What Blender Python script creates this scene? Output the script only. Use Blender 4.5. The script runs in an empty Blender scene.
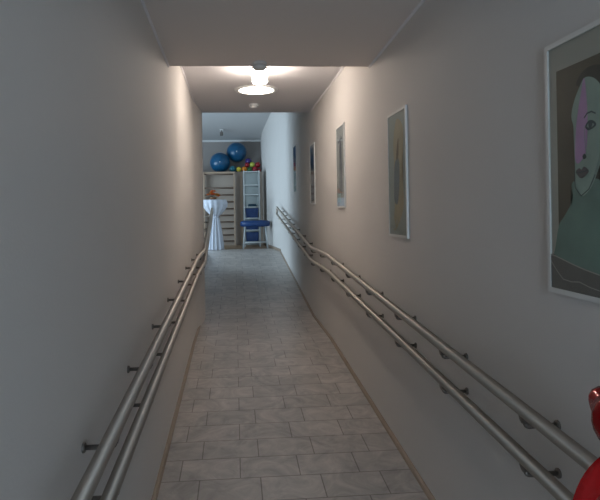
import bpy, bmesh, math, random
from mathutils import Vector, Matrix
PI = math.pi
random.seed(4)
C = bpy.data.collections.new('corridor'); bpy.context.scene.collection.children.link(C)
S = bpy.context.scene

# ------------------------------------------------------------------ camera
cd = bpy.data.cameras.new('camera'); cam = bpy.data.objects.new('camera', cd); C.objects.link(cam)
cd.sensor_fit = 'HORIZONTAL'; cd.sensor_width = 36; cd.lens = 32.4
cd.shift_x = 25/600; cd.shift_y = -38/600; cd.clip_start = .05; cd.clip_end = 100
EYE = 1.6
cam.matrix_world = (Matrix.Translation((0, 0, EYE)) @ Matrix.Rotation(-math.atan(40/540), 4, 'Z')
                    @ Matrix.Rotation(PI/2, 4, 'X') @ Matrix.Rotation(-.017, 4, 'Z'))
S.camera = cam
# ------------------------------------------------------------------ world, lights, exposure
w = bpy.data.worlds.new('sky'); S.world = w; w.use_nodes = True
bg = w.node_tree.nodes['Background']
bg.inputs[0].default_value = (.60, .80, 1, 1); bg.inputs[1].default_value = 1.0
def area(name, loc, size, sizey, direction, power, col):
    l = bpy.data.lights.new(name, 'AREA'); l.shape = 'RECTANGLE'; l.size = size; l.size_y = sizey
    l.energy = power; l.color = col
    o = bpy.data.objects.new(name, l); C.objects.link(o); o.location = loc
    o.rotation_euler = Vector(direction).to_track_quat('-Z', 'Y').to_euler()
    return o
area('daylight_room', (-3.62, 10.9, 2.1), 4.4, 1.7, (1, 0, -.1), 95, (.66, .83, 1))      # daylight outside window_1
area('daylight_entrance', (.26, -3.75, 1.35), 1.2, 1.9, (0, 1, 0), 60, (.62, .79, 1))     # daylight outside window_2
S.view_settings.view_transform = 'Standard'; S.view_settings.look = 'None'
S.view_settings.gamma = 1; S.view_settings.use_curve_mapping = False
S.view_settings.exposure = 1.02

# ------------------------------------------------------------------ geometry of the place
def fz(y):                      # floor height: ramp, landing, ramp, room
    if y < 5.5: return .052*max(y, 0)
    if y < 6.7: return .286
    if y < 11.6: return .286+.093*(y-6.7)
    return .742
XL, XR, RF, RC = -.445, .972, .742, 3.55

# ------------------------------------------------------------------ materials
BOW = [(-.52, .66, .178, .048, -.02), (.6, .6, .17, .045, -.02), (-.1, 1, .13, .035, .03)]
TAILS = [[(0, 0, 0), (-.06, -.01, .045), (-.135, -.02, -.01), (-.19, -.02, -.12), (-.22, 0, -.33)], [(0, 0, 0), (.03, -.02, -.05), (.05, -.03, -.2), (.03, -.02, -.38)]]
def mat(name, col, rough=.6, metal=0, bump=0, bscale=200, var=0, vscale=4, spec=.5, coat=0, emit=None, es=0, sheen=0):
    m = bpy.data.materials.new(name); m.use_nodes = True; nt = m.node_tree; b = nt.nodes['Principled BSDF']
    b.inputs['Base Color'].default_value = (*col, 1); b.inputs['Roughness'].default_value = rough
    b.inputs['Metallic'].default_value = metal; b.inputs['Specular IOR Level'].default_value = spec
    b.inputs['Coat Weight'].default_value = coat; b.inputs['Sheen Weight'].default_value = sheen
    if emit: b.inputs['Emission Color'].default_value = (*emit, 1); b.inputs['Emission Strength'].default_value = es
    tc = nt.nodes.new('ShaderNodeTexCoord')
    if var:
        n = nt.nodes.new('ShaderNodeTexNoise'); n.inputs['Scale'].default_value = vscale; n.inputs['Detail'].default_value = 5
        nt.links.new(tc.outputs['Object'], n.inputs['Vector'])
        mx = nt.nodes.new('ShaderNodeMix'); mx.data_type = 'RGBA'
        mx.inputs['A'].default_value = (*[c*(1-var) for c in col], 1); mx.inputs['B'].default_value = (*[min(1, c*(1+var)) for c in col], 1)
        nt.links.new(n.outputs['Fac'], mx.inputs['Factor']); nt.links.new(mx.outputs['Result'], b.inputs['Base Color'])
    if bump:
        n2 = nt.nodes.new('ShaderNodeTexNoise'); n2.inputs['Scale'].default_value = bscale; n2.inputs['Detail'].default_value = 3
        nt.links.new(tc.outputs['Object'], n2.inputs['Vector'])
        bp = nt.nodes.new('ShaderNodeBump'); bp.inputs['Strength'].default_value = bump; bp.inputs['Distance'].default_value = .002
        nt.links.new(n2.outputs['Fac'], bp.inputs['Height']); nt.links.new(bp.outputs['Normal'], b.inputs['Normal'])
    return m
M = {}
M['wall'] = mat('wall_paint', (.62, .59, .56), .75, bump=.25, bscale=120, var=.02, vscale=2, spec=.25)
M['ceiling'] = mat('ceiling_paint', (.67, .65, .66), .85, bump=.15, bscale=90, spec=.2)
M['room'] = mat('room_paint', (.56, .60, .62), .85, bump=.1, spec=.2)
M['ceiling_warm'] = mat('warm_ceiling_paint', (.66, .59, .54), .85, bump=.15, bscale=90, spec=.2)
M['roomceil'] = mat('room_ceiling_paint', (.50, .50, .50), .85, spec=.2)
M['backwall'] = mat('back_wall_paint', (.33, .30, .28), .85, bump=.1, spec=.2)
M['greige'] = mat('greige_panel', (.36, .30, .25), .6, var=.05, spec=.3)
M['steel'] = mat('brushed_steel', (.46, .41, .355), .40, 1)
b_ = M['steel'].node_tree.nodes['Principled BSDF']; b_.inputs['Anisotropic'].default_value = .95; b_.inputs['Anisotropic Rotation'].default_value = 0
tn_ = M['steel'].node_tree.nodes.new('ShaderNodeTangent'); tn_.direction_type = 'UV_MAP'; tn_.uv_map = 'uv'
M['steel'].node_tree.links.new(tn_.outputs[0], b_.inputs['Tangent'])
M['darksteel'] = mat('dark_steel', (.22, .20, .18), .45, .9)
M['beige'] = mat('beige_moulding', (.29, .225, .17), .55, var=.1, vscale=15)
M['frame'] = mat('painted_frame', (.66, .65, .62), .45)
M['white'] = mat('white_plastic', (.75, .75, .73), .4)
M['grey'] = mat('grey_plastic', (.50, .47, .44), .5)
M['cloth'] = mat('white_cloth', (.54, .57, .64), .8, bump=.3, bscale=60, sheen=.3)
M['wood'] = mat('bar_wood', (.38, .28, .20), .5, var=.12, vscale=20)
M['darkwood'] = mat('rung_wood', (.16, .11, .08), .5, var=.12, vscale=20)
M['blueball'] = mat('blue_vinyl', (.006, .085, .19), .28, var=.05)
M['tealball'] = mat('teal_vinyl', (.01, .12, .16), .3, var=.05)
M['bluebin'] = mat('blue_plastic', (.006, .04, .15), .45, var=.1)
M['bluecush'] = mat('blue_leatherette', (.005, .040, .15), .45, bump=.2)
M['rackwhite'] = mat('white_powder_coat', (.46, .49, .49), .4)
M['rackback'] = mat('frosted_back', (.38, .42, .41), .5, var=.08, vscale=6)
M['dark'] = mat('dark_textile', (.02, .06, .09), .8)
M['black'] = mat('gap_shade_black', (.015, .015, .018), .7)  # near-black colour standing for the shade beside the rack
M['red'] = mat('red_foil', (.50, .004, .006), .16, .35, coat=.6, var=.1, vscale=12)
M['ribbon'] = mat('red_ribbon', (.45, .01, .01), .3)
M['orange'] = mat('orange_petals', (.85, .26, .05), .6, var=.2, vscale=60)
M['redpetal'] = mat('red_petals', (.60, .05, .03), .6, var=.2, vscale=60)
M['yellowpetal'] = mat('yellow_petals', (.65, .38, .08), .6, var=.2, vscale=60)
M['leaf'] = mat('dark_leaf', (.03, .09, .03), .5, var=.2)
M['basket'] = mat('wicker_basket', (.20, .09, .04), .7, var=.3, vscale=60, bump=.6, bscale=80)
for n, c in dict(yellow=(.62, .50, .05), orange_b=(.65, .22, .02), green=(.03, .14, .03), red_b=(.30, .01, .02), purple=(.05, .03, .18), lime=(.45, .50, .08)).items():
    M[n] = mat(n+'_plastic', c, .35, var=.04)
M['lampglass'] = mat('glowing_glass', (.9, .9, .9), .4, emit=(1, .88, .77), es=52)
M['disc'] = mat('glowing_diffuser', (.9, .9, .9), .4, emit=(1, .87, .75), es=5.5)

def glass(name, refl=.06):
    m = bpy.data.materials.new(name); m.use_nodes = True; nt = m.node_tree
    nt.nodes.remove(nt.nodes['Principled BSDF']); out = nt.nodes['Material Output']
    t = nt.nodes.new('ShaderNodeBsdfTransparent'); g = nt.nodes.new('ShaderNodeBsdfGlossy'); g.inputs['Roughness'].default_value = .03
    t.inputs[0].default_value = (.95, .97, .97, 1)
    f = nt.nodes.new('ShaderNodeFresnel'); f.inputs[0].default_value = 1.3
    mx = nt.nodes.new('ShaderNodeMixShader')
    ge = nt.nodes.new('ShaderNodeNewGeometry'); inv_ = nt.nodes.new('ShaderNodeMath'); inv_.operation = 'SUBTRACT'; inv_.inputs[0].default_value = 1
    mu = nt.nodes.new('ShaderNodeMath'); mu.operation = 'MULTIPLY'
    nt.links.new(ge.outputs['Backfacing'], inv_.inputs[1]); nt.links.new(f.outputs[0], mu.inputs[0]); nt.links.new(inv_.outputs[0], mu.inputs[1])
    nt.links.new(mu.outputs[0], mx.inputs[0]); nt.links.new(t.outputs[0], mx.inputs[1]); nt.links.new(g.outputs[0], mx.inputs[2])
    nt.links.new(mx.outputs[0], out.inputs[0]); return m
M['glass'] = glass('clear_glass')

def tile_material():
    m = bpy.data.materials.new('stone_tiles'); m.use_nodes = True; nt = m.node_tree; b = nt.nodes['Principled BSDF']
    N = nt.nodes.new; L = nt.links.new
    tc = N('ShaderNodeTexCoord'); mp = N('ShaderNodeMapping'); mp.inputs['Location'].default_value = (TX, TY, 0)
    L(tc.outputs['Object'], mp.inputs[0])
    br = N('ShaderNodeTexBrick'); br.offset = 1/3; br.offset_frequency = 2; br.squash = 1
    br.inputs['Scale'].default_value = 1; br.inputs['Brick Width'].default_value = .33; br.inputs['Row Height'].default_value = .222
    br.inputs['Mortar Size'].default_value = .0035; br.inputs['Mortar Smooth'].default_value = .2
    br.inputs['Color1'].default_value = (.37, .345, .322, 1); br.inputs['Color2'].default_value = (.43, .40, .374, 1)
    br.inputs['Mortar'].default_value = (.185, .165, .15, 1)
    L(mp.outputs[0], br.inputs[0])
    n = N('ShaderNodeTexNoise'); n.inputs['Scale'].default_value = 5; n.inputs['Detail'].default_value = 7; n.inputs['Distortion'].default_value = 1.6; n.inputs['Roughness'].default_value = .65
    L(tc.outputs['Object'], n.inputs['Vector'])
    cr = N('ShaderNodeValToRGB'); cr.color_ramp.elements[0].position = .3; cr.color_ramp.elements[0].color = (.70, .70, .71, 1)
    cr.color_ramp.elements[1].position = .7; cr.color_ramp.elements[1].color = (1.28, 1.26, 1.23, 1)
    L(n.outputs['Fac'], cr.inputs[0])
    mx = N('ShaderNodeMix'); mx.data_type = 'RGBA'; mx.blend_type = 'MULTIPLY'; mx.inputs['Factor'].default_value = 1
    L(br.outputs['Color'], mx.inputs['A']); L(cr.outputs[0], mx.inputs['B']); L(mx.outputs['Result'], b.inputs['Base Color'])
    b.inputs['Roughness'].default_value = .38
    bp = N('ShaderNodeBump'); bp.inputs['Strength'].default_value = .35; bp.inputs['Distance'].default_value = .003; bp.invert = True
    L(br.outputs['Fac'], bp.inputs['Height']); L(bp.outputs['Normal'], b.inputs['Normal'])
    return m
TX, TY = -.115, -.062+.222
M['tile'] = tile_material()
M['laminate'] = mat('laminate', (.26, .17, .10), .4, var=.2, vscale=10)

# ------------------------------------------------------------------ helpers
def obj(name, bm, m, parent=None, loc=None, smooth=False, normals=True):
    if normals: bmesh.ops.recalc_face_normals(bm, faces=bm.faces)
    me = bpy.data.meshes.new(name); bm.to_mesh(me); bm.free()
    for q in (m if isinstance(m, list) else [m]): me.materials.append(M[q] if isinstance(q, str) else q)
    if smooth: me.polygons.foreach_set('use_smooth', [True]*len(me.polygons))
    o = bpy.data.objects.new(name, me); C.objects.link(o)
    if loc: o.location = loc
    if parent: o.parent = parent
    return o
def tag(o, label=None, cat=None, group=None, kind=None):
    if label: o['label'] = label
    if cat: o['category'] = cat
    if group: o['group'] = group
    if kind: o['kind'] = kind
    return o
def thing(name, label, cat, loc=(0, 0, 0), rz=0, group=None):
    o = bpy.data.objects.new(name, None); C.objects.link(o); o.location = loc; o.rotation_euler = (0, 0, rz)
    o.empty_display_size = .05
    return tag(o, label, cat, group)
def struct(name, bm, m, parent=None, smooth=False):
    o = obj(name, bm, m, parent, smooth=smooth)
    if not parent: o['kind'] = 'structure'
    return o
def copy_tree(o, parent=None):
    c = o.copy(); C.objects.link(c); c.parent = parent
    for ch in list(o.children): copy_tree(ch, c)
    return c
def box(bm, a, b, mi=0, bev=0):
    x0, y0, z0 = a; x1, y1, z1 = b
    v = [bm.verts.new(p) for p in ((x0,y0,z0),(x1,y0,z0),(x1,y1,z0),(x0,y1,z0),(x0,y0,z1),(x1,y0,z1),(x1,y1,z1),(x0,y1,z1))]
    fs = [bm.faces.new([v[i] for i in f]) for f in ((0,3,2,1),(4,5,6,7),(0,1,5,4),(1,2,6,5),(2,3,7,6),(3,0,4,7))]
    for f in fs: f.material_index = mi
    if bev:
        es = list({e for f in fs for e in f.edges})
        bmesh.ops.bevel(bm, geom=es, offset=bev, segments=2, profile=.6, affect='EDGES')
    return bm
def prism_yz(bm, prof, x0, x1, mi=0):           # profile in (y, z) swept along x
    a = [bm.verts.new((x0, y, z)) for y, z in prof]; b = [bm.verts.new((x1, y, z)) for y, z in prof]
    n = len(prof); fs = [bm.faces.new(a), bm.faces.new(b[::-1])]
    for i in range(n): fs.append(bm.faces.new((a[i], b[i], b[(i+1) % n], a[(i+1) % n])))
    for f in fs: f.material_index = mi
    return bm
def prism_xy(bm, pts, z0, z1, mi=0):
    a = [bm.verts.new((x, y, z0)) for x, y in pts]; b = [bm.verts.new((x, y, z1)) for x, y in pts]
    n = len(pts); fs = [bm.faces.new(a), bm.faces.new(b[::-1])]
    for i in range(n): fs.append(bm.faces.new((a[i], b[i], b[(i+1) % n], a[(i+1) % n])))
    for f in fs: f.material_index = mi
    return bm
def tube(bm, pts, r, seg=16, cap=True):
    pts = [Vector(p) for p in pts]; rings = []; up = None; uv = bm.loops.layers.uv.get('uv') or bm.loops.layers.uv.new('uv')
    for i, p in enumerate(pts):
        t = ((pts[min(i+1, len(pts)-1)]-p).normalized() + (p-pts[max(i-1, 0)]).normalized()).normalized()
        if up is None:
            up = Vector((1, 0, 0)) if abs(t.x) < .9 else Vector((0, 0, 1))
        up = (up - t*up.dot(t)).normalized(); s = t.cross(up)
        rr = r[i] if isinstance(r, (list, tuple)) else r
        rings.append([bm.verts.new(p + (up*math.cos(2*PI*k/seg)+s*math.sin(2*PI*k/seg))*rr) for k in range(seg)])
    for a, b in zip(rings, rings[1:]):
        for k in range(seg):
            f = bm.faces.new((a[k], a[(k+1) % seg], b[(k+1) % seg], b[k])); i_ = rings.index(a)
            for lp, q in zip(f.loops, ((i_, k), (i_, k+1), (i_+1, k+1), (i_+1, k))): lp[uv].uv = (q[0]*.1, q[1]/seg)
    if cap: bm.faces.new(rings[0]); bm.faces.new(rings[-1][::-1])
    return bm
def rounded(pts, rad=.1, n=6):                   # polyline with rounded corners
    P = [Vector(p) for p in pts]; out = [P[0]]
    for i in range(1, len(P)-1):
        a = (P[i-1]-P[i]); b = (P[i+1]-P[i]); ra = min(rad, a.length*.45, b.length*.45)
        p0 = P[i]+a.normalized()*ra; p2 = P[i]+b.normalized()*ra
        for k in range(n+1):
            t = k/n; out.append(p0*(1-t)**2 + P[i]*2*t*(1-t) + p2*t*t)
    return out+[P[-1]]
def lathe(bm, prof, seg=32, axis='Z', c=(0, 0, 0), mi=0):
    rings = []
    for r, h in prof:
        ring = []
        for k in range(seg):
            a = 2*PI*k/seg; x, y = r*math.cos(a), r*math.sin(a)
            p = (x, y, h) if axis == 'Z' else (h, x, y) if axis == 'X' else (x, h, y)
            ring.append(bm.verts.new((p[0]+c[0], p[1]+c[1], p[2]+c[2])))
        rings.append(ring)
    fs = []
    for a, b in zip(rings, rings[1:]):
        for k in range(seg): fs.append(bm.faces.new((a[k], a[(k+1) % seg], b[(k+1) % seg], b[k])))
    fs.append(bm.faces.new(rings[0][::-1])); fs.append(bm.faces.new(rings[-1]))
    for f in fs: f.material_index = mi
    return bm
def ball_bm(r, seg=32):
    bm = bmesh.new(); bmesh.ops.create_uvsphere(bm, u_segments=seg, v_segments=seg//2, radius=r); return bm
B = bmesh.new

# ------------------------------------------------------------------ the setting: floors
bm = B()
prof = [(-3.5, 0), (0, 0), (5.5, fz(5.5)), (6.7, .286), (11.6, RF), (12.75, RF)]
lo = [(12.75, -.2), (-3.5, -.2)]
# the corridor floor, wide as corridor and landing
prism_yz(bm, prof+lo, XL-.01, XR+.01)
prism_yz(bm, [(6.7, .286), (11.6, RF), (11.6, -.2), (6.7, -.2)], -.60, XL-.01)
struct('floor', bm, 'tile')
bm = B(); prism_xy(bm, [(-3.5, 6.82), (-.741, 6.82), (-.741, 9.601), (-.60, 9.601), (-.60, 11.6), (XL-.01, 11.6), (XL-.01, 12.75), (-3.5, 12.75)], .4, RF)
struct('floor_landing', bm, 'tile')
bm = B(); prism_xy(bm, [(-3.5, 12.75), (1.3, 12.75), (1.3, 15.0), (-3.5, 15.0)], .4, RF+.004)
struct('floor_room', bm, 'laminate')
# walls
bm = B(); box(bm, (XL-.15, -3.5, -.2), (XL, 6.82, 4.9)); prism_xy(bm, [(XL-.05, 6.1), (XL, 6.1), (-.393, 6.70), (-.393, 6.82), (XL-.05, 6.82)], -.2, 4.9)
struct('wall_left', bm, 'wall')
bm = B(); box(bm, (-.74, 6.82, -.2), (-.60, 9.6, 4.9)); struct('wall_ramp', bm, 'wall')
bm = B(); prism_xy(bm, [(XR, -3.5), (XR, 11.6), (.74, 14.2), (.74, 15.1), (1.3, 15.1), (1.3, -3.5)], -.2, 4.9)
struct('wall_right', bm, 'wall')
bm = B(); box(bm, (-3.6, 6.70, .2), (XL-.15, 6.82, 4.9)); struct('wall_partition', bm, 'room')
bm = B(); box(bm, (-3.6, 14.95, .4), (.74, 15.1, 4.9)); struct('wall_back', bm, 'backwall')
bm = B()                                         # room's window wall with one long opening
box(bm, (-3.6, 6.82, .4), (-3.5, 8.7, 4.9)); box(bm, (-3.6, 13.1, .4), (-3.5, 14.95, 4.9))
box(bm, (-3.6, 8.7, .4), (-3.5, 13.1, 1.25)); box(bm, (-3.6, 8.7, 2.95), (-3.5, 13.1, 4.9))
struct('wall_window_side', bm, 'room')
# wall behind the camera with glazed door opening
bm = B(); box(bm, (XL, -3.6, -.2), (-.35, -3.5, 3.0)); box(bm, (.87, -3.6, -.2), (XR, -3.5, 3.0)); box(bm, (-.35, -3.6, 2.35), (.87, -3.5, 3.0))
struct('wall_front', bm, 'wall')
# ceilings
bm = B(); prism_yz(bm, [(-3.6, 2.765), (0, 2.754), (3.78, 2.622), (3.78, 3.0), (-3.6, 3.0)], XL, XR)
struct('ceiling', bm, 'ceiling_warm')
bm = B(); prism_yz(bm, [(3.78, 2.86), (6.82, 2.86), (6.82, 4.9), (3.78, 4.9)], XL, XR)
struct('ceiling_raised', bm, 'ceiling')
rc = lambda y: 3.59+.15*(14.95-y)
bm = B(); prism_yz(bm, [(6.82, rc(6.82)), (15.1, rc(15.1)), (15.1, 5.0), (6.82, 5.0)], -3.6, 1.3); struct('ceiling_room', bm, 'roomceil')
# coving and skirting
def sweep_strip(bm, x, sgn, ys, zf, w_, h_):
    for (y0, y1) in zip(ys, ys[1:]):
        a = []
        for y in (y0, y1):
            z = zf(y)
            a.append([bm.verts.new(p) for p in ((x, y, z), (x+sgn*w_, y, z), (x+sgn*w_*.75, y, z+h_*.7), (x+sgn*w_*.3, y, z+h_), (x, y, z+h_))])
        for k in range(5): bm.faces.new((a[0][k], a[0][(k+1) % 5], a[1][(k+1) % 5], a[1][k]))
        bm.faces.new(a[0]); bm.faces.new(a[1][::-1])
    return bm
ys = [-3.5, 0, 5.5, 6.7]
struct('baseboard_left', sweep_strip(B(), XL, 1, ys, fz, .024, .02), 'beige')
struct('baseboard_right', sweep_strip(B(), XR, -1, ys+[11.6], fz, .024, .02), 'beige')
bm = B(); prism_xy(bm, [(XR, 11.6), (.74, 14.2), (.725, 14.2), (XR-.015, 11.6)], RF, RF+.06); struct('baseboard_room', bm, 'beige')
cz = lambda y: 2.754-.0349*y
struct('trim_1', sweep_strip(B(), XR, -1, [0, 3.775], cz, .012, -.012), 'ceiling')
struct('trim_2', sweep_strip(B(), XL, 1, [0, 3.775], cz, .012, -.012), 'ceiling')
struct('trim_3', sweep_strip(B(), XR, -1, [3.79, 6.69], lambda y: 2.86, .012, -.012), 'ceiling')
struct('trim_4', sweep_strip(B(), XL, 1, [3.79, 6.69], lambda y: 2.86, .012, -.012), 'ceiling')
bm = B(); box(bm, (-3.5, 14.89, 3.555), (.74, 14.95, 3.60)); struct('trim_5', bm, 'white')
# windows
def window(name, a, b, axis, mull):
    # rectangular frame in plane x = const (axis 0) or y = const (axis 1)
    bm = B(); (u0, z0), (u1, z1), c = a, b, mull['c']; t = .05
    def bar(ua, za, ub, zb):
        if axis == 0: box(bm, (c-.03, ua, za), (c+.03, ub, zb))
        else: box(bm, (ua, c-.03, za), (ub, c+.03, zb))
    bar(u0, z0, u1, z0+t); bar(u0, z1-t, u1, z1); bar(u0, z0+t, u0+t, z1-t); bar(u1-t, z0+t, u1, z1-t)
    for m_ in mull['at']: bar(m_-t/2, z0+t, m_+t/2, z1-t)
    o = struct(name, bm, 'white')
    bm = B()
    if axis == 0: box(bm, (c-.003, u0+t, z0+t), (c+.003, u1-t, z1-t))
    else: box(bm, (u0+t, c-.003, z0+t), (u1-t, c+.003, z1-t))
    obj('pane', bm, 'glass', o); return o
window('window_1', (8.7, 1.25), (13.1, 2.95), 0, dict(c=-3.55, at=[10.15, 11.65]))
window('door_1', (-.35, 0), (.87, 2.35), 1, dict(c=-3.55, at=[.26]))

# ------------------------------------------------------------------ ceiling fittings
lamp = thing('ceiling_lamp', 'glowing white cylinder lamp hanging from the raised ceiling edge', 'lamp', (.235, 4.70, 2.86))
obj('mount', lathe(B(), [(.068, 0), (.068, -.02), (.05, -.022)]), 'white', lamp, smooth=False)
obj('lamp_shade', lathe(B(), [(.03, -.02), (.062, -.022), (.064, -.03), (.064, -.124), (.058, -.134), (.03, -.138)], 40), 'lampglass', lamp, smooth=True)
dl = thing('recessed_downlight', 'round glowing disc light set flush in the raised ceiling', 'ceiling light', (.24, 5.55, 2.86))
bm = B()
prof = [(.179, -.002), (.179, -.010), (.20, -.012), (.222, -.006), (.225, 0)]
rings = [[bm.verts.new((r*math.cos(2*PI*k/48), r*math.sin(2*PI*k/48), h)) for k in range(48)] for r, h in prof]
for a, b in zip(rings, rings[1:]+rings[:1]):
    for k in range(48): bm.faces.new((a[k], a[(k+1) % 48], b[(k+1) % 48], b[k]))
obj('ring', bm, 'white', dl, smooth=True)
obj('diffuser', lathe(B(), [(.178, 0), (.178, -.006), (.10, -.009), (.01, -.010)], 48), 'disc', dl, smooth=False)
sd = thing('smoke_detector', 'small round white smoke detector on the ceiling behind the disc light', 'smoke detector', (.24, 6.3, 2.86))
obj('base', lathe(B(), [(.058, 0), (.06, -.012), (.055, -.018)]), 'white', sd)
obj('sensor_head', lathe(B(), [(.046, -.018), (.045, -.03), (.032, -.042), (.01, -.044)]), 'white', sd, smooth=True)
ms = thing('motion_sensor', 'small grey round sensor under the edge of the lower ceiling in front of the lamp', 'sensor', (.185, 3.70, cz(3.70)))
obj('base', lathe(B(), [(.05, .004), (.052, -.012), (.048, -.016)]), 'grey', ms)
obj('lens', lathe(B(), [(.049, -.016), (.048, -.038), (.040, -.047), (.01, -.050)]), 'grey', ms, smooth=True)
def spot(x, y, label, d=0):
    t = thing('ceiling_spotlight', label, 'spotlight', (x, y, rc(y)-.003))
    obj('mount', box(B(), (-.045, -.045, -.03), (.045, .045, 0), bev=.004), 'white', t)
    obj('arm', box(B(), (-.01, -.01, -.075), (.01, .01, -.03)), 'darksteel', t)
    obj('lamp_head', lathe(B(), [(.03, -.17), (.042, -.165), (.042, -.08), (.02, -.07)], 24), 'darksteel', t, smooth=False)
    return t
spot(-.31, 13.9, 'small unlit ceiling spotlight in the far room above the blue balls')

# ------------------------------------------------------------------ handrails
RAILR = .021
def ztop(y):
    if y < 5.05: return .0555*y+.893
    if y < 6.2: return 1.178
    return 1.178+(y-6.2)*(1.70-1.178)/5.0
def rail_path(xs, dz, y0, yend):
    ysr = [y0, 5.1, 6.2, yend]
    return [(xs(y), y, ztop(y)+dz) for y in ysr]
def bracket_bm(xw, xr, y, z):
    """wall rosette, horizontal arm and cradle under the tube"""
    s = 1 if xr > xw else -1; bm = B()
    tube(bm, rounded([(xw+s*.006, y, z-.045), (xr, y, z-.045), (xr, y, z-RAILR+.002)], .02, 4), .0075, 10)
    # cradle: half disc hugging the tube's underside, standing along the rail
    n = 10; a = []
    pr = [(.021*math.cos(PI+PI*k/n), -.016+.020*math.sin(PI+PI*k/n)) for k in range(n+1)]
    va = [bm.verts.new((xr-.010, y+p[0], z+p[1])) for p in pr]; vb = [bm.verts.new((xr+.010, y+p[0], z+p[1])) for p in pr]
    bm.faces.new(va); bm.faces.new(vb[::-1])
    for k in range(n+1): bm.faces.new((va[k], vb[k], vb[(k+1) % (n+1)], va[(k+1) % (n+1)]))
    return bm
def handrail(label, xw, xs, brk, posts=(), wallx=None):
    t = thing('handrail', label, 'handrail', (xw, -1.5, 0))
    def add(name, bm, m='steel', smooth=True):
        bmesh.ops.translate(bm, vec=(-xw, 1.5, 0), verts=bm.verts)
        return obj(name, bm, m, t, smooth=smooth)
    def add_bracket(xw_, xr, y, z):
        b = add('bracket', bracket_bm(xw_, xr, y, z), 'darksteel'); s_ = 1 if xr > xw_ else -1
        c = obj('wall_rosette', lathe(B(), [(.015, 0), (.015, s_*.005), (.012, s_*.008)], 20, 'X', (xw_-xw, y+1.5, z-.045)), 'darksteel', b)
    ye = 11.2
    up = rail_path(xs, 0, -1.5, ye); lw = rail_path(xs, -.147, -1.5, ye)
    # the upper tube turns down at its far end and meets the lower one
    up = up[:-1]+[up[-1], lw[-1]]
    add('upper_rail', tube(B(), rounded(up, .09, 6), RAILR, 20))
    add('lower_rail', tube(B(), rounded(lw, .09, 6), RAILR, 20))
    for y in brk:
        for dz in (0, -.147): add_bracket(xw, xs(y), y, ztop(y)+dz)
    if wallx:
        for y in (7.4, 8.3, 9.2):
            for dz in (0, -.147): add_bracket(wallx, xs(y), y, ztop(y)+dz)
    for y in posts:
        bm = B(); x = xs(y)
        tube(bm, [(-.65, y, RF), (-.65, y, RF+.012)], .04, 16)
        tube(bm, rounded([(-.65, y, RF), (-.65, y, ztop(y)-.15), (x, y, ztop(y)-.15)], .04, 5), .012, 12)
        add('post', bm)
    return t
BR = [1.58+.65*k for k in range(-4, 15)]
handrail('double steel handrail on the right wall under the pictures', XR, lambda y: .868, [y for y in BR if y < 11.1])
xl = lambda y: -.355 if y <= 6.2 else -.355-.115*(y-6.2)/5
handrail('double steel handrail on the bare left wall, running past its end', XL, xl, [y for y in BR if y < 6.6], posts=(10.25, 11.05), wallx=-.60)

# ------------------------------------------------------------------ pictures on the right wall
PW, PH = .40, .75
def smoothpoly(pts, n=5):
    P = [Vector((a, b, 0)) for a, b in pts]; m_ = len(P); out = []
    for i in range(m_):
        p0, p1, p2, p3 = P[i-1], P[i], P[(i+1) % m_], P[(i+2) % m_]
        for k in range(n):
            t = k/n
            out.append(.5*((2*p1)+(p2-p0)*t+(2*p0-5*p1+4*p2-p3)*t*t+(3*p1-p0-3*p2+p3)*t**3))
    return [(q.x, q.y) for q in out]
def art_mat(name, col, var=.12, scale=9, stretch=None):
    m = mat(name, col, .6, var=var, vscale=scale); return m
def picture(name_label, yfar, z0, layers, mats, lines=()):
    """local frame: y from 0 (far edge) to -PW (near edge), z from 0 to PH, x = -w off the wall"""
    t = thing('framed_picture', name_label, 'picture', (XR, yfar, z0), group=None)
    fr = .015; dp = .013
    bm = B()
    box(bm, (-dp, -PW, 0), (-.001, 0, fr)); box(bm, (-dp, -PW, PH-fr), (-.001, 0, PH))
    box(bm, (-dp, -fr, fr), (-.001, 0, PH-fr)); box(bm, (-dp, -PW, fr), (-.001, -PW+fr, PH-fr))
    obj('frame', bm, 'frame', t)
    bm = B(); box(bm, (-.008, -PW+fr, fr), (-.002, -fr, PH-fr))
    w_ = .0084
    for pts, mi in layers:
        v = [bm.verts.new((-w_, -u, q)) for u, q in pts]
        f = bm.faces.new(v); f.material_index = mi; w_ += .00025
    for pts, th, mi in lines:
        P = [Vector((-w_, -u, q)) for u, q in pts]
        for a, b in zip(P, P[1:]):
            d = (b-a).normalized(); n = Vector((0, -d.z, d.y))*th/2
            f = bm.faces.new([bm.verts.new(q) for q in (a-n-d*th*.2, b-n+d*th*.2, b+n+d*th*.2, a+n-d*th*.2)]); f.material_index = mi
        w_ += .0002
    bmesh.ops.triangulate(bm, faces=[f for f in bm.faces if len(f.verts) > 4])
    o = obj('artwork', bm, mats, t, normals=False)
    bm = B(); box(bm, (-.0125, -PW+fr, fr), (-.0115, -fr, PH-fr)); obj('glass_pane', bm, 'glass', t)
    return t
def rect(a, b, c, d): return [(a, b), (c, b), (c, d), (a, d)]
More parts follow.
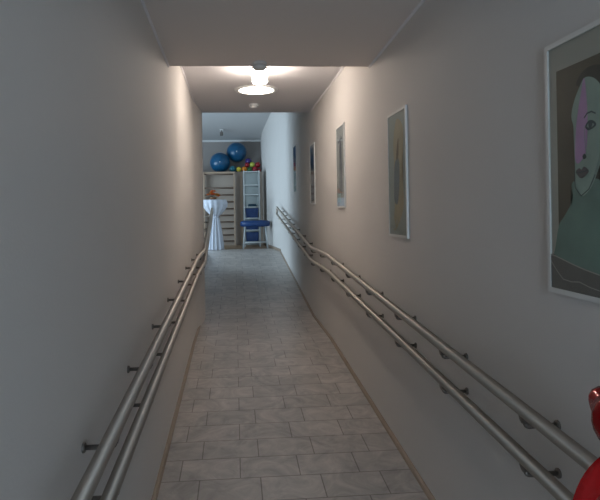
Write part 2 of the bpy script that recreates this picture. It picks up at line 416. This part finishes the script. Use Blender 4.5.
# 1: woman's face with a pink stripe
A = dict(mat=art_mat('mat_board', (.46, .42, .36), .03), bg=art_mat('umber_ground', (.125, .10, .07), .5, 6),
         skin=art_mat('grey_green_skin', (.34, .42, .36), .35, 14), pink=art_mat('pink_stripe', (.55, .31, .52), .3, 14),
         ink=art_mat('dark_ink', (.07, .09, .095), .4), lips=art_mat('lip_grey', (.15, .13, .13), .3, 20), hair=art_mat('dark_hair', (.065, .06, .048), .3, 20),
         body=art_mat('teal_body', (.20, .29, .245), .3, 9), low=art_mat('brown_grey_wash', (.19, .17, .155), .2, 8), line=art_mat('pale_line', (.38, .36, .32), .05),
         shade=art_mat('cheek_grey', (.26, .33, .29), .3, 14), eyew=art_mat('eye_white', (.26, .32, .30), .05))
k1 = list(A.keys()); I = {k: i for i, k in enumerate(k1)}
face = smoothpoly([(.198, .612), (.17, .585), (.147, .55), (.137, .515), (.147, .48), (.149, .41), (.150, .36), (.154, .312), (.180, .288), (.214, .306), (.242, .345), (.272, .41), (.285, .49), (.272, .56), (.24, .60)])
body = smoothpoly([(.140, .330), (.137, .28), (.10, .235), (.070, .205), (.052, .145), (.044, .10), (.12, .09), (.386, .05), (.386, .15), (.34, .22), (.27, .27), (.25, .33)])
layers = [(rect(.052, .02, .388, .662), I['bg']),
          (smoothpoly([(.16, .60), (.20, .635), (.27, .625), (.33, .54), (.345, .40), (.33, .26), (.30, .19), (.25, .22), (.235, .32), (.25, .45), (.23, .57)]), I['hair']),
          (body, I['body']), (face, I['skin']),
          (smoothpoly([(.27, .42), (.285, .49), (.272, .56), (.262, .50), (.255, .40), (.215, .315), (.242, .345)]), I['shade']),
          (smoothpoly([(.197, .612), (.178, .56), (.160, .49), (.152, .41), (.160, .38), (.184, .39), (.200, .41), (.207, .46), (.208, .53)]), I['pink']),
          (smoothpoly([(.198, .478), (.214, .492), (.234, .488), (.244, .476), (.228, .468), (.210, .466)]), I['ink']),
          (smoothpoly([(.205, .478), (.218, .486), (.236, .478), (.22, .471)]), I['eyew']),
          (smoothpoly([(.214, .487), (.223, .489), (.229, .480), (.222, .470), (.214, .474)]), I['ink']),
          (smoothpoly([(.156, .356), (.170, .366), (.180, .361), (.192, .368), (.212, .356), (.196, .342), (.176, .338)]), I['lips']),
          (smoothpoly([(.186, .398), (.196, .404), (.203, .394), (.192, .389)]), I['ink']),
          (rect(.011, .02, .052, .11), I['mat']),
          (smoothpoly([(.018, .116), (.08, .105), (.14, .094), (.24, .079), (.386, .06), (.386, .016), (.2, .015), (.02, .016)], 2), I['low'])]
lines = [([(.018, .115), (.05, .112), (.09, .104), (.135, .094), (.19, .084), (.25, .076), (.386, .06)], .005, I['line']),
         ([(.03, .095), (.06, .068), (.09, .046), (.13, .043), (.165, .047), (.21, .038), (.25, .034), (.33, .04), (.38, .03)], .004, I['line']),
         ([(.198, .502), (.21, .512), (.228, .514), (.245, .506)], .006, I['ink']), ([(.158, .355), (.178, .354), (.21, .357)], .003, I['ink']),
         ([(.205, .40), (.20, .44), (.198, .48)], .003, I['shade']), ([(.150, .36), (.155, .312), (.18, .288), (.214, .306), (.24, .343)], .004, I['ink'])]
SH = lambda L_: [(max(.011, u-.015) if u < .38 else u, v) for u, v in L_]
layers = [layers[0]]+[(SH(p), m_) if m_ != I['mat'] else (p, m_) for p, m_ in layers[1:]]
lines = [(SH(p), t_*.7, m_) for p, t_, m_ in lines]
picture('large framed painting of a green-grey woman\'s face with pink stripe, nearest picture', 1.598, 1.342, layers, [A[k] for k in k1], lines)
# 2: ochre ground with a slate figure
m2 = [art_mat('pale_board', (.38, .39, .35), .1), art_mat('ochre', (.46, .36, .22), .35, 9), art_mat('slate', (.17, .19, .20), .25, 12), art_mat('umber_mark', (.17, .10, .05), .3, 20), art_mat('chalk', (.42, .42, .36), .1)]
p2 = picture('framed picture of a slate-grey figure on ochre and grey, second nearest', 3.32, 1.438,
        [(rect(.03, .03, .37, .72), 0), (smoothpoly([(.10, .05), (.22, .08), (.33, .2), (.30, .4), (.34, .62), (.2, .70), (.12, .55), (.16, .3)]), 1),
         (smoothpoly([(.13, .22), (.2, .20), (.24, .3), (.25, .42), (.22, .47), (.15, .44), (.13, .34)]), 2),
         (smoothpoly([(.18, .47), (.21, .56), (.24, .58), (.235, .49), (.21, .46)]), 3), (smoothpoly([(.06, .05), (.05, .10), (.09, .13), (.14, .08), (.13, .05)]), 4)],
        m2, [([(.05, .04), (.10, .12), (.14, .05), (.18, .10), (.24, .05)], .006, 4)])
# 3: pale drawing of a thin standing figure
m3 = [art_mat('grey_paper', (.36, .34, .31), .15, 12), art_mat('graphite', (.07, .065, .08), .3, 12), art_mat('pale_teal', (.34, .44, .42), .1), art_mat('graphite_light', (.21, .19, .19), .3, 20)]
p3 = picture('framed pale drawing with a thin dark graphite figure, third picture from the camera', 5.03, 1.628,
        [(rect(.03, .03, .37, .72), 0), (smoothpoly([(.10, .10), (.13, .35), (.15, .58), (.2, .66), (.26, .6), (.25, .4), (.28, .15)]), 3),
         (smoothpoly([(.15, .48), (.2, .62), (.25, .56), (.24, .44)]), 1), (rect(.05, .05, .2, .13), 2)],
        m3, [([(.17, .15), (.18, .4), (.2, .6)], .02, 1), ([(.25, .12), (.24, .35), (.22, .6)], .02, 1), ([(.1, .60), (.3, .63)], .02, 1)])
# 4: navy over red-brown
m4 = [art_mat('navy', (.035, .035, .06), .3), art_mat('red_brown', (.15, .05, .035), .3), art_mat('dusk', (.12, .08, .09), .3), art_mat('light_strip', (.42, .36, .32), .05)]
p4 = picture('framed picture dark navy above and red-brown below, fourth picture by the ceiling step', 6.80, 1.685,
        [(rect(.014, .014, .386, .736), 3), (rect(.04, .05, .33, .70), 2), (smoothpoly([(.05, .42), (.3, .38), (.32, .66), (.2, .69), (.06, .66)]), 0), (smoothpoly([(.07, .28), (.30, .25), (.31, .38), (.08, .40)]), 1)], m4)
m5 = [art_mat('deep_blue', (.02, .045, .13), .3), art_mat('olive_brown', (.12, .11, .08), .3), art_mat('sand', (.26, .22, .17), .2)]
picture('framed picture deep blue above and olive-brown below, farthest picture on the right wall', 8.75, 1.905,
        [(rect(.014, .014, .386, .736), 1), (smoothpoly([(.03, .40), (.35, .38), (.37, .70), (.2, .72), (.03, .69)]), 0), (rect(.12, .06, .3, .22), 2)], m5)

for p_ in (p2, p3, p4): p_.scale = (1, .90, 1)          # slightly narrower frames
# ------------------------------------------------------------------ far room
# built-in storage block carrying the balls
bl = thing('storage_cupboard', 'greige built-in cupboard across the back wall behind the wall bars', 'cupboard', (-.5, 14.24, RF+.004))
obj('body', box(B(), (-1.6, 0, 0), (1.235, .70, 1.93)), 'greige', bl)
obj('side_strip', box(B(), (.64, -.012, .05), (.70, 0, 1.90)), 'wood', bl)
TOP = RF+.004+1.93
# wall bars
wb = thing('wall_bars', 'wooden gymnastic wall bars behind the white-clothed table', 'wall bars', (-.43, 14.06, RF+.004))
for x in (-.36, .42): obj('upright', box(B(), (x-.018, 0, 0), (x+.018, .13, 1.92), bev=.003), 'wood', wb)
rz = [1.86, 1.50, 1.32, 1.14, .96, .79, .62, .45, .28, .12]
for z in rz:
    obj('rung', tube(B(), [(-.342, .05, z), (.402, .05, z)], .019, 14), 'darkwood', wb, smooth=True)
obj('top_board', box(B(), (-.378, .02, 1.875), (.438, .15, 1.925), bev=.004), 'wood', wb)
# metal shelf
rk = thing('shelf_rack', 'tall narrow white metal shelf rack holding blue bins', 'shelf', (.425, 13.5, RF+.004))
for x in (-.19, .19):
    for y in (0, .36): obj('post', box(B(), (x-.014, y, 0), (x+.014, y+.028, 1.90)), 'rackwhite', rk)
for z in (.09, .41, .71, .99, 1.30, 1.54, 1.875): obj('shelf', box(B(), (-.176, .002, z-.014), (.176, .386, z+.012)), 'rackwhite', rk)
obj('back_panel', box(B(), (-.19, .389, .02), (.19, .397, 1.89)), 'rackback', rk)
obj('side_strip', box(B(), (.205, .01, .02), (.211, .38, 1.89)), 'black', rk)  # shadow in the gap between rack and wall, built as a black strip
def bin_(z, h, label):
    bm = B(); t = .008; x, y = .160, .30
    b0 = [(-x+.015, 0), (x-.015, 0), (x-.015, y), (-x+.015, y)]; b1 = [(-x, -.012), (x, -.012), (x, y+.01), (-x, y+.01)]
    v0 = [bm.verts.new((p[0], p[1], 0)) for p in b0]; v1 = [bm.verts.new((p[0], p[1], h)) for p in b1]
    v2 = [bm.verts.new((p[0]*.94, .145+(p[1]-.145)*.94, h)) for p in b1]; v3 = [bm.verts.new((p[0]*.94, .145+(p[1]-.145)*.94, t)) for p in b0]
    bm.faces.new(v0); bm.faces.new(v3)
    for a, b in ((v0, v1), (v1, v2), (v2, v3)):
        for k in range(4): bm.faces.new((a[k], a[(k+1) % 4], b[(k+1) % 4], b[k]))
    for x0 in (-.1, 0, .1): box(bm, (x0-.006, -.013, .03), (x0+.006, -.002, h-.02))
    o = obj('storage_bin', bm, 'bluebin', loc=(.425, 13.535, RF+.004+z+.0125)); tag(o, label, 'bin', 'blue bins on the shelf rack'); return o
bin_(.71, .235, 'blue plastic bin on the shelf rack above the round seat')
bin_(.09, .25, 'blue plastic bin low on the shelf rack, seen under the seat')
bin_(.41, .17, 'blue plastic bin on the shelf rack directly behind the seat')
bm = B(); box(bm, (-.10, 0, 0), (.12, .2, .035), bev=.012); box(bm, (-.09, .01, .035), (.11, .19, .065), bev=.012)
tag(obj('folded_towel', bm, 'dark', loc=(.43, 13.60, RF+.004+1.0025), smooth=True), 'small dark folded towel on the shelf above the bins', 'towel')
# padded stool
st = thing('padded_bench', 'low white-legged bench with a thick blue oval seat before the shelf rack', 'bench', (.47, 12.80, RF+.004))
bm = B(); n = 40; prof_ = [(.80, -.07), (.97, -.055), (1, -.01), (1, .03), (.95, .06), (.80, .075), (.4, .082)]
rings = []
for s_, h in prof_:
    rings.append([bm.verts.new((.355*s_*(abs(math.cos(2*PI*k/n))**.8)*(1 if math.cos(2*PI*k/n) > 0 else -1), .21*s_*(abs(math.sin(2*PI*k/n))**.8)*(1 if math.sin(2*PI*k/n) > 0 else -1), .585+h)) for k in range(n)])
for a, b in zip(rings, rings[1:]):
    for k in range(n): bm.faces.new((a[k], a[(k+1) % n], b[(k+1) % n], b[k]))
bm.faces.new(rings[0][::-1]); bm.faces.new(rings[-1])
obj('seat', bm, 'bluecush', st, smooth=True)
for sx in (-1, 1):
    for sy in (-1, 1): obj('leg', tube(B(), [(sx*.24, sy*.13, .525), (sx*.29, sy*.16, 0)], .016, 12), 'rackwhite', st, smooth=True)
for sy in (-1, 1): obj('crossbar', tube(B(), [(-.275, sy*.15, .15), (.275, sy*.15, .15)], .010, 10), 'rackwhite', st, smooth=True)
# cocktail table
tb = thing('cocktail_table', 'tall round bar table at the end of the left handrail', 'table', (-.475, 12.70, RF))
obj('tabletop', lathe(B(), [(.255, 1.133), (.262, 1.138), (.262, 1.156), (.255, 1.160)], 40), 'white', tb)
obj('pedestal', lathe(B(), [(.028, .02), (.028, 1.133)], 20), 'steel', tb, smooth=False)
obj('base', lathe(B(), [(.15, .004), (.15, .015), (.03, .03)], 32), 'steel', tb)
bm = B(); n = 96
prof_ = [(.02, 1.137), (.20, 1.137), (.275, 1.137), (.282, 1.130), (.284, 1.06), (.270, .98), (.20, .88), (.125, .80), (.078, .765), (.075, .745), (.095, .68), (.125, .55), (.155, .35), (.178, .15), (.19, .006)]
rings = []
for j, (r, h) in enumerate(prof_):
    amp = 0 if j < 4 else (.05 if j < 8 else .12 if j < 11 else .10)
    ring = []
    for k in range(n):
        a = 2*PI*k/n; f = 1+amp*math.sin(13*a+.4*math.sin(3*a))+amp*.5*math.sin(7*a+1)
        # one side hangs longer before it is tied in
        off = .03*math.sin(PI*min(1, max(0, (1.1-h)/.5))) if j > 3 else 0
        ring.append(bm.verts.new((r*f*math.cos(a)+off*(.5), r*f*math.sin(a), h)))
    rings.append(ring)
for a, b in zip(rings, rings[1:]):
    for k in range(n): bm.faces.new((a[k], a[(k+1) % n], b[(k+1) % n], b[k]))
bm.faces.new(rings[0])
for v in bm.verts: v.co.z *= 1.0255
tc_ = obj('tablecloth', bm, 'cloth', loc=(-.475, 12.70, RF), smooth=True)
tag(tc_, 'long white cloth over the bar table, gathered in at the waist', 'tablecloth')
obj('tie_band', lathe(B(), [(.088, .738), (.094, .745), (.094, .768), (.088, .775)], 32), 'cloth', tc_, smooth=True)
# flowers
fl = thing('flower_arrangement', 'small orange and red flower arrangement on the white tablecloth', 'flowers', (-.50, 12.70, RF+1.166))
obj('basket', lathe(B(), [(.05, 0), (.075, .035), (.08, .06), (.07, .062)], 24), 'basket', fl, smooth=True)
rnd = random.Random(2)
def blossom(c, r, m_):
    bm = B()
    for j in range(3):
        npet = 8-j
        for k in range(npet):
            a = 2*PI*k/npet+j*.4; tilt = .25+.45*j; rr = r*(1-.22*j)
            d = Vector((math.cos(a)*math.cos(tilt), math.sin(a)*math.cos(tilt), math.sin(tilt))); s = Vector((-math.sin(a), math.cos(a), 0))
            p = [Vector((0, 0, 0)), d*rr*.55+s*rr*.28, d*rr+Vector((0, 0, rr*.12)), d*rr*.55-s*rr*.28]
            f = bm.faces.new([bm.verts.new(Vector(c)+q) for q in p])
    r_ = bmesh.ops.solidify(bm, geom=bm.faces[:], thickness=.002)
    return obj('blossom', bm, m_, fl)
for i in range(16):
    a = rnd.random()*2*PI; q = rnd.random()**.5*.12
    h = .07+.17*(1-q/.12)*rnd.random()**.4+rnd.random()*.04
    blossom((q*math.cos(a), q*math.sin(a), h), .06+rnd.random()*.015, ('orange', 'redpetal', 'orange', 'yellowpetal')[i % 4])
bm = B()
for i in range(22):
    a = rnd.random()*2*PI; q = .03+rnd.random()*.08; h = .05+rnd.random()*.08
    c = Vector((q*math.cos(a), q*math.sin(a), h)); d = Vector((math.cos(a), math.sin(a), .4)).normalized()*.05; s = Vector((-math.sin(a), math.cos(a), 0))*.012
    bm.faces.new([bm.verts.new(p) for p in (c-d*.3, c+s, c+d, c-s)])
bmesh.ops.solidify(bm, geom=bm.faces[:], thickness=.0015)
obj('leaves', bm, 'leaf', fl)
# exercise balls
def big_ball(x, y, z, r, m_, label):
    t = thing('exercise_ball', label, 'exercise ball', (x, y, z))
    bm = ball_bm(r, 48)
    for v in bm.verts:                           # moulded ribs
        v.co *= 1+.004*math.cos(v.co.z/r*30)
    obj('ball_skin', bm, m_, t, smooth=True)
    obj('valve_plug', lathe(B(), [(.012, -r-.003), (.012, -r+.002), (.006, -r+.003)], 16, 'Y'), 'white', t)
    return t
R1 = .268
big_ball(-.375, 14.50, TOP+R1, R1, 'blueball', 'left-hand large blue exercise ball resting on the cupboard')
big_ball(.07, 14.66, TOP+R1+.29, .268, 'blueball', 'higher large blue exercise ball, lifted on smaller balls')
def small(x, y, z, r, m_, label):
    return tag(obj('toy_ball', ball_bm(r, 24), m_, loc=(x, y, z), smooth=True), label, 'ball', 'small balls on top of the cupboard and rack')
small(-.04, 14.36, TOP+.085, .085, 'tealball', 'small teal ball under the higher blue exercise ball')
small(.10, 14.62, TOP+.08, .08, 'tealball', 'dark teal ball hidden beneath the higher blue exercise ball')
small(.385, 14.56, TOP+.30, .085, 'purple', 'violet-blue ball beside the higher blue exercise ball')
for x, y, z, r, m_, lb in [
    (.125, 14.36, .070, .070, 'yellow', 'yellow small ball at the left end of the coloured row'),
    (.270, 14.37, .074, .074, 'orange_b', 'orange small ball next to the yellow one'),
    (.410, 14.38, .066, .066, 'green', 'dark green small ball in the middle of the row'),
    (.552, 14.38, .074, .074, 'red_b', 'dark red small ball near the right end of the row'),
    (.668, 14.36, .040, .040, 'red_b', 'smallest dark red ball at the wall end of the row'),
    (.345, 14.43, .192, .066, 'red_b', 'red small ball lying on the orange and green ones'),
    (.480, 14.43, .200, .070, 'lime', 'pale yellow-green ball on top of the coloured row'),
    (.635, 14.44, .195, .072, 'red_b', 'upper dark red ball on top of the row by the wall')]:
    small(x, y, TOP+z, r, m_, lb)

# ------------------------------------------------------------------ red bow at the right edge
bo = thing('satin_bow', 'big shiny red satin bow tied to the handrail at the bottom right', 'bow', (.80, .975, 1.09))
def band(bm, pts, width, wdir, th=.0025, wave=0):
    P = [Vector(p) for p in pts]; wd = Vector(wdir).normalized(); rows = []; nw = 8
    for i, p in enumerate(P):
        t = (P[min(i+1, len(P)-1)]-P[max(i-1, 0)]).normalized(); wv = (wd-t*wd.dot(t)).normalized(); nr = t.cross(wv)
        W = width[i] if isinstance(width, list) else width
        rows.append([bm.verts.new(p+wv*W*(j/nw-.5)+nr*(wave*math.sin(j/nw*PI*3+i*.35)+.012*math.sin(j/nw*PI))) for j in range(nw+1)])
    fs = []
    for a, b in zip(rows, rows[1:]):
        for j in range(nw): fs.append(bm.faces.new((a[j], a[j+1], b[j+1], b[j])))
    bmesh.ops.solidify(bm, geom=fs, thickness=th); return bm
def loop_pts(dx, dz, L, H, n=28, skew=0):
    d = Vector((dx, skew, dz)).normalized(); u = Vector((-d.z, 0, d.x)).normalized(); out = []
    for k in range(n+1):
        a = PI*2*k/n
        out.append(d*(L*.5*(1-math.cos(a)))+u*(H*math.sin(a)*math.sin(a/2)**1.1))
    return out
for dx, dz, L, H, sk in BOW:
    p = loop_pts(dx, dz, L, H, skew=sk); n_ = len(p)
    wdt = [.035+.065*math.sin(PI*i/(n_-1))**.7 for i in range(n_)]
    obj('loop', band(B(), p, wdt, (.35, 1, .1), wave=.004), 'red', bo, smooth=True)
for pts in TAILS:
    p = rounded(pts, .2, 8); n_ = len(p)
    obj('tail', band(B(), p, [.05+.07*min(1, i/n_*3) for i in range(n_)], (.8, .35, -.3), wave=.006), 'red', bo, smooth=True)
bm = ball_bm(.035, 20)
for v in bm.verts: v.co.x *= .8; v.co.z *= 1.15; v.co *= 1+.06*math.sin(v.co.z*140)
obj('knot', bm, 'red', bo, smooth=True)
bm = B(); tube(bm, [(.068, -.018, -.131), (.068, .018, -.129)], .0245, 20)
tube(bm, [(.0, 0, -.01), (.03, .0, -.06), (.056, 0, -.110)], .010, 10)
obj('tie', bm, 'red', bo, smooth=True)
